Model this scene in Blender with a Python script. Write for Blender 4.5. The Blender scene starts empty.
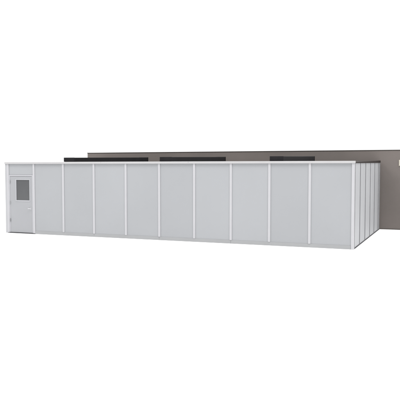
import bpy, bmesh, math
from mathutils import Vector, Matrix
S = bpy.context.scene
COL = S.collection
L, D, H = 12.61, 6.474, 2.6          # room length, depth, height
RIB0, BAY = -11.343, 1.2532          # first full rib, rib spacing

# ------------------------------------------------------------------ materials
def mat(name, base, rough=.5, var=.03, scale=1.2, metallic=0., spec=.5, bump=0., bscale=60., stretch=(1,1,1), coat=0., var2=None):
    m = bpy.data.materials.new(name); m.use_nodes = True
    nt = m.node_tree; b = nt.nodes['Principled BSDF']
    tc = nt.nodes.new('ShaderNodeNewGeometry')
    mp = nt.nodes.new('ShaderNodeMapping'); mp.inputs['Scale'].default_value = stretch
    nt.links.new(tc.outputs['Position'], mp.inputs['Vector'])
    n = nt.nodes.new('ShaderNodeTexNoise'); n.inputs['Scale'].default_value = scale
    n.inputs['Detail'].default_value = 6
    nt.links.new(mp.outputs[0], n.inputs['Vector'])
    r = nt.nodes.new('ShaderNodeValToRGB')
    lo = [c*(1-var) for c in base]; hi = [min(1, c*(1+var)) for c in base]
    if var2: hi = var2
    if name.startswith('coated'):
        oi = nt.nodes.new('ShaderNodeObjectInfo'); mr = nt.nodes.new('ShaderNodeMapRange')
        mr.inputs['To Min'].default_value = .965; mr.inputs['To Max'].default_value = 1.03
        nt.links.new(oi.outputs['Random'], mr.inputs['Value'])
        mx = nt.nodes.new('ShaderNodeMix'); mx.data_type = 'RGBA'; mx.blend_type = 'MULTIPLY'; mx.inputs[0].default_value = 1
    else: mx = None
    r.color_ramp.elements[0].position = .3; r.color_ramp.elements[1].position = .7
    r.color_ramp.elements[0].color = (*lo, 1); r.color_ramp.elements[1].color = (*hi, 1)
    nt.links.new(n.outputs['Fac'], r.inputs['Fac'])
    if mx:
        nt.links.new(r.outputs['Color'], mx.inputs[6]); nt.links.new(mr.outputs[0], mx.inputs[7])
        nt.links.new(mx.outputs[2], b.inputs['Base Color'])
    else: nt.links.new(r.outputs['Color'], b.inputs['Base Color'])
    rr = nt.nodes.new('ShaderNodeMapRange')
    rr.inputs['To Min'].default_value = max(.02, rough-.06); rr.inputs['To Max'].default_value = min(1, rough+.06)
    nt.links.new(n.outputs['Fac'], rr.inputs['Value']); nt.links.new(rr.outputs[0], b.inputs['Roughness'])
    b.inputs['Metallic'].default_value = metallic
    b.inputs['Specular IOR Level'].default_value = spec
    b.inputs['Coat Weight'].default_value = coat
    if bump:
        n2 = nt.nodes.new('ShaderNodeTexNoise'); n2.inputs['Scale'].default_value = bscale; n2.inputs['Detail'].default_value = 4
        nt.links.new(mp.outputs[0], n2.inputs['Vector'])
        bp = nt.nodes.new('ShaderNodeBump'); bp.inputs['Strength'].default_value = bump; bp.inputs['Distance'].default_value = .004
        nt.links.new(n2.outputs['Fac'], bp.inputs['Height']); nt.links.new(bp.outputs[0], b.inputs['Normal'])
    return m
M = dict(
    panel=mat('coated_steel_panel', (.29,.298,.312), .42, .018, .7, spec=.4, bump=.25, bscale=1.6),
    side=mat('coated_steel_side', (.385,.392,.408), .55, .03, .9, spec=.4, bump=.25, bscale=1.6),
    rib=mat('white_aluminium', (.39,.39,.408), .38, .02, 3, spec=.4),
    post=mat('post_aluminium', (.35,.354,.37), .4, .02, 3, spec=.4),
    coping=mat('coping_aluminium', (.40,.396,.402), .38, .02, 2, spec=.4),
    skirt=mat('skirting_metal', (.279,.284,.291), .5, .03, 2, spec=.3),
    joint=mat('joint_rubber', (.17,.172,.18), .7, .1, 5, spec=.2),
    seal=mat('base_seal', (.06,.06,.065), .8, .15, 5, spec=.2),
    door=mat('door_steel', (.282,.287,.302), .4, .02, 1.5, spec=.4),
    frame=mat('door_frame_metal', (.36,.363,.384), .4, .02, 3, spec=.4),
    wframe=mat('window_trim_metal', (.335,.34,.358), .4, .02, 3, spec=.4),
    glass=mat('tinted_glass', (.067,.069,.073), .12, .06, 1.6, spec=.5, coat=.0),
    handle=mat('satin_metal', (.46,.46,.48), .3, .03, 8),
    dark=mat('black_metal', (.010,.0095,.011), .55, .25, 2.2, spec=.15),
    black=mat('black_end', (.004,.004,.004), .7, .2, 3, spec=.1),
    roof=mat('roof_membrane', (.06,.055,.055), .8, .12, 1.5, spec=.2),
    edge=mat('roof_edge_brown', (.028,.022,.02), .7, .15, 3, spec=.2),
    wall=mat('brown_render', (.134,.120,.112), .9, .05, .45, spec=.15, bump=.5, bscale=35, var2=(.162,.143,.135)),
    cap=mat('wall_cap', (.06,.055,.05), .7, .1, 3, spec=.2),
    plate=mat('pale_plate', (.45,.42,.36), .6, .05, 6, spec=.3),
    ground=mat('white_floor', (.9,.9,.9), .9, .01, .6, spec=.1),
)

# ------------------------------------------------------------------ helpers
def link(name, verts, faces, m, parent=None, bevel=0., kids=None):
    """mesh object whose origin is the centre of its bottom; verts are world coordinates"""
    xs, ys, zs = zip(*verts)
    o0 = Vector(((min(xs)+max(xs))/2, (min(ys)+max(ys))/2, min(zs)))
    bm = bmesh.new()
    vs = [bm.verts.new(Vector(v)-o0) for v in verts]
    for f in faces: bm.faces.new([vs[i] for i in f])
    bmesh.ops.recalc_face_normals(bm, faces=bm.faces)
    if bevel:
        bmesh.ops.bevel(bm, geom=list(bm.edges), offset=bevel, segments=2, affect='EDGES', profile=.5)
    me = bpy.data.meshes.new(name); bm.to_mesh(me); bm.free()
    me.materials.append(m)
    o = bpy.data.objects.new(name, me); COL.objects.link(o)
    o.location = o0
    W[o] = o0
    if parent:
        o.parent = parent; o.location = o0 - W[parent]
    return o
W = {}
F = [(0,1,3,2),(4,6,7,5),(0,4,5,1),(2,3,7,6),(0,2,6,4),(1,5,7,3)]
def slab(name, x0,x1,y0,y1,z0,z1, m, parent=None, bevel=.003, zb=None, z0b=None):
    """box; zb / z0b = top / bottom height at the back (y1) for sloping pieces"""
    zb = z1 if zb is None else zb; z0b = z0 if z0b is None else z0b
    v = []
    for x in (x0, x1):
        for y, lo, hi in ((y0, z0, z1), (y1, z0b, zb)):
            v += [(x,y,lo),(x,y,hi)]
    return link(name, v, F, m, parent, bevel)
def multi(name, boxes, m, parent=None, bevel=.002):
    v, f = [], []
    for (x0,x1,y0,y1,z0,z1) in boxes:
        k = len(v)
        for x in (x0,x1):
            for y in (y0,y1):
                v += [(x,y,z0),(x,y,z1)]
        f += [tuple(i+k for i in q) for q in F]
    return link(name, v, f, m, parent, bevel)
def thing(name, loc, label, cat, group=None):
    o = bpy.data.objects.new(name, None); COL.objects.link(o); o.location = loc
    o.empty_display_size = .3
    W[o] = Vector(loc); o['label'] = label; o['category'] = cat
    if group: o['group'] = group
    return o

# ------------------------------------------------------------------ setting
g = bpy.data.meshes.new('ground')
R = 4000
g.from_pydata([(-R,-R,0),(R,-R,0),(R,R,0),(-R,R,0)], [], [(0,1,2,3)]); g.materials.append(M['ground'])
go = bpy.data.objects.new('ground', g); COL.objects.link(go); go['kind'] = 'structure'

# ------------------------------------------------------------------ the panel room
room = thing('modular_cabin', (-L/2, D/2, 0), 'long pale grey modular cabin of flat wall panels with white ribs and a door', 'modular cabin')
ribs = [RIB0 + k*BAY for k in range(9)]
RW = .078                       # rib width
xl = -12.485                    # rib beside the left corner
edges = [-L+.085, xl] + ribs + [-.08]
TOP = 2.535
SK = .112
DX0, DX1, DH = xl+RW/2, ribs[0]-RW/2, 2.135
# front panels
slab('wall_panel', -L+.085, xl-RW/2+.03, 0, .05, SK, TOP, M['panel'], room)
ph = slab('wall_panel', xl, ribs[0], 0, .05, DH+.004, TOP, M['panel'], room); ph['label'] = 'short panel above the door'
allx = ribs + [-.077]
for a, b in zip(allx[:-1], allx[1:]):
    slab('wall_panel', a+.002, b-.002, 0, .05, 0.01, TOP, M['panel'], room, .002)
for x in [xl] + ribs:
    z0 = SK
    if x in (xl, ribs[0]): z0 = .02
    slab('rib', x-RW/2, x+RW/2, -.022, .003, z0, TOP, M['rib'], room, .006)
# posts
slab('corner_post', -.082, 0, -.026, .10, .0, TOP, M['rib'], room, .006)
slab('corner_post', -L, -L+.088, -.02, .10, .0, TOP, M['post'], room, .006)
slab('corner_post', -.10, 0, D-.10, D, 0, TOP+.045, M['post'], room, .006)
slab('corner_post', -L, -L+.10, D-.10, D, 0, TOP+.045, M['post'], room, .006)
# skirting along the front (starts right of the door)
sk = [ribs[0]+RW/2, ribs[2], ribs[4], ribs[6], -.084]
for a, b in zip(sk[:-1], sk[1:]):
    slab('skirting', a, b-.003, -.012, -.0005, 0, SK, M['skirt'], room, .003)
slab('skirting', -L+.09, xl-RW/2, -.012, -.0005, 0, SK, M['skirt'], room, .003)
cs = [-L-.012, ribs[2]+.3, ribs[5]-.2, .012]
for a, b in zip(cs[:-1], cs[1:]):
    slab('coping', a, b-(.002 if b < 0 else 0), -.036, .09, TOP+.001, H, M['coping'], room, .006)
# drip lip of the coping
slab('coping_lip', -L-.008, .008, -.044, -.037, TOP-.004, TOP+.02, M['coping'], room, .002)
# end wall panels: right end and left end
ys = [.13] + [1.2*k for k in range(1, 6)] + [D-.10]
def ztop(y): return TOP + .045*y/D
for side, x0, x1 in ((1, -.055, -.008), (-1, -L+.008, -L+.055)):
    for a, b in zip(ys[:-1], ys[1:]):
        p = slab('end_panel', x0, x1, a+.0, b-.052, .0, ztop(a), M['side'], room, .006, zb=ztop(b-.05))
        bx0, bx1 = (x0, x1+.014) if side > 0 else (x0-.014, x1)
        slab('joint_strip', bx0, bx1, b-.050, b-.002, 0, ztop(b), M['joint'], room, .002)
    bx0, bx1 = (x0, x1+.014) if side > 0 else (x0-.014, x1)
    slab('joint_strip', bx0, bx1, .101, .128, 0, TOP, M['joint'], room, .001)
    sx0, sx1 = (-.007, .004) if side > 0 else (-L-.004, -L+.007)
    slab('base_seal', sx0, sx1, .101, D, 0, .034, M['seal'], room, .002)
    ex0, ex1 = (-.06, .012) if side > 0 else (-L-.012, -L+.06)
    slab('roof_edge', ex0, ex1, .092, D+.0, TOP+.004, 2.572, M['edge'], room, .004, zb=2.668, z0b=TOP+.05)
# back wall panels
n = 10
for k in range(n):
    a = -L+.10+(L-.20)*k/n; b = -L+.10+(L-.20)*(k+1)/n
    slab('back_panel', a+.003, b-.003, D-.05, D-.005, 0, TOP+.045, M['side'], room, .003)
slab('roof', -L+.062, -.062, .092, D, TOP+.004, 2.562, M['roof'], room, .003, zb=2.655, z0b=TOP+.05)

# door in the left bay
multi('door_frame', [(DX0+.001, DX0+.045, -.012, .03, .03, DH), (DX1-.045, DX1-.001, -.012, .03, .03, DH),
                     (DX0+.0455, DX1-.0455, -.012, .03, DH-.05, DH)], M['frame'], room, .003)
# dark shadow gap behind the leaf edge and the threshold
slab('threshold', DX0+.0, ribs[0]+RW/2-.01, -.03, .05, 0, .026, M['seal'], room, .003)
ax0, ax1 = DX0+.052, DX1-.052
wx0, wx1, wz0, wz1 = -12.13, -11.528, 1.20, 1.962
leaf = multi('door', [(ax0, wx0, -.006, .035, .034, DH-.058), (wx1, ax1, -.006, .035, .034, DH-.058),
                      (wx0+.0001, wx1-.0001, -.006, .035, .034, wz0), (wx0+.0001, wx1-.0001, -.006, .035, wz1, DH-.058)], M['door'], room, .0)
leaf['label'] = 'plain grey door with one dark window'
slab('window_glass', wx0+.01, wx1-.01, .004, .012, wz0+.01, wz1-.01, M['glass'], leaf, .0)
multi('window_frame', [(wx0-.024, wx0+.012, -.014, .003, wz0-.034, wz1+.028), (wx1-.012, wx1+.024, -.014, .003, wz0-.034, wz1+.028),
                       (wx0+.0125, wx1-.0125, -.014, .003, wz0-.034, wz0+.012), (wx0+.0125, wx1-.0125, -.014, .003, wz1-.012, wz1+.028)],
      M['wframe'], leaf, .003)
multi('handle', [(-11.505, -11.468, -.012, -.0055, .875, .95), (-11.496, -11.476, -.045, -.0115, .905, .925), (-11.585, -11.475, -.060, -.0455, .904, .928)], M['handle'], leaf, .004)
for z in (.42, 1.06, 1.82):
    slab('hinge', DX0+.040, DX0+.062, -.026, -.0125, z, z+.12, M['skirt' if z > .5 else 'joint'], leaf, .003)

# ------------------------------------------------------------------ three long black ducts lying on the roof, front to back
DW = .42
def duct(k, length, label):
    x0 = RIB0 + k*BAY - .01
    zr = lambda y: 2.562 + .093*(y-.092)/(D-.092) + .004
    z0, z1 = zr(.10), zr(.10+length)
    t0 = 2.748; t1 = 2.748 + .078*length/5.2
    r = thing('roof_duct', (x0+DW/2, .10+length/2, z0), label, 'roof duct', 'black ducts on the roof')
    b = slab('duct_body', x0, x0+DW, .10, .10+length, z0, t0, M['dark'], r, .008, zb=t1, z0b=z1)
    c = slab('end_cap', x0-.006, x0+DW+.006, .10+length+.001, .10+length+.03, z1, t1+.005, M['black'], r, .004)
    slab('end_cap', x0-.006, x0+DW+.006, .07, .0985, 2.606, t0+.003, M['dark'], r, .004)
    return r
duct(1, 5.65, 'longest-looking black duct on the roof, nearest the end with the door')
duct(4, 5.15, 'middle black duct on the roof, between the other two black ducts')
duct(7, 4.5, 'shortest-looking black duct on the roof, nearest the right-hand corner')

# ------------------------------------------------------------------ brown wall behind
WX0, WX1, WY, WH = -13.26, 9.0, D+.10, 3.052
wr = thing('brown_wall', ((WX0+WX1)/2, WY+.1, 0), 'plain grey brown wall standing behind the pale room', 'wall')
slab('wall_body', WX0, WX1, WY, WY+.22, 0, WH, M['wall'], wr, .01)
slab('wall_cap', WX0-.01, WX1+.01, WY-.012, WY+.235, WH+.001, WH+.03, M['cap'], wr, .004)
slab('base_seal', WX0, WX1, WY-.006, WY-.0005, 0, .03, M['cap'], wr, .001)
pr = thing('wall_plate', (.865, WY, 2.455), 'small pale beige plate on the brown wall at the right edge of the photo', 'plate')
slab('plate_body', .68, 1.05, WY-.03, WY-.0005, 2.47, 2.69, M['plate'], pr, .005)
slab('plate_rim', .67, 1.06, WY-.012, WY-.0008, 2.455, 2.469, M['plate'], pr, .002)

# ------------------------------------------------------------------ light: white studio surround and one big soft lamp above the front
w = bpy.data.worlds.new('World'); S.world = w; w.use_nodes = True
bg = w.node_tree.nodes['Background']; bg.inputs['Color'].default_value = (1,1,1,1); bg.inputs['Strength'].default_value = 1.2
def area(name, loc, target, size, power):
    l = bpy.data.lights.new(name, 'AREA'); l.shape = 'DISK'; l.size = size; l.energy = power; l.color = (1,.99,.975)
    o = bpy.data.objects.new(name, l); COL.objects.link(o); o.location = loc
    o.rotation_euler = (Vector(target)-Vector(loc)).to_track_quat('-Z','Y').to_euler()
    return o
area('soft_key_light', (12, -13, 38), (-5, 3, 0), 16, 13500)
area('soft_fill_light', (-24, -12, 30), (-8, 2, 0), 14, 5000)

# ------------------------------------------------------------------ camera
cam = bpy.data.cameras.new('camera'); co = bpy.data.objects.new('camera', cam); COL.objects.link(co)
cx, cy, cz, yaw, pit, f = 2.7841, -18.6794, 2.4293, -.3892, -.0529, 628.4384
co.location = (cx, cy, cz)
fw = Vector((math.sin(yaw)*math.cos(pit), math.cos(yaw)*math.cos(pit), math.sin(pit)))
co.rotation_euler = fw.to_track_quat('-Z','Y').to_euler()
cam.sensor_width = 36; cam.sensor_fit = 'HORIZONTAL'; cam.lens = 36*f/400
cam.clip_start = .1; cam.clip_end = 10000
S.camera = co
S.view_settings.view_transform = 'Standard'; S.view_settings.look = 'None'
S.view_settings.exposure = 0; S.view_settings.gamma = 1
S.render.resolution_x = S.render.resolution_y = 1024
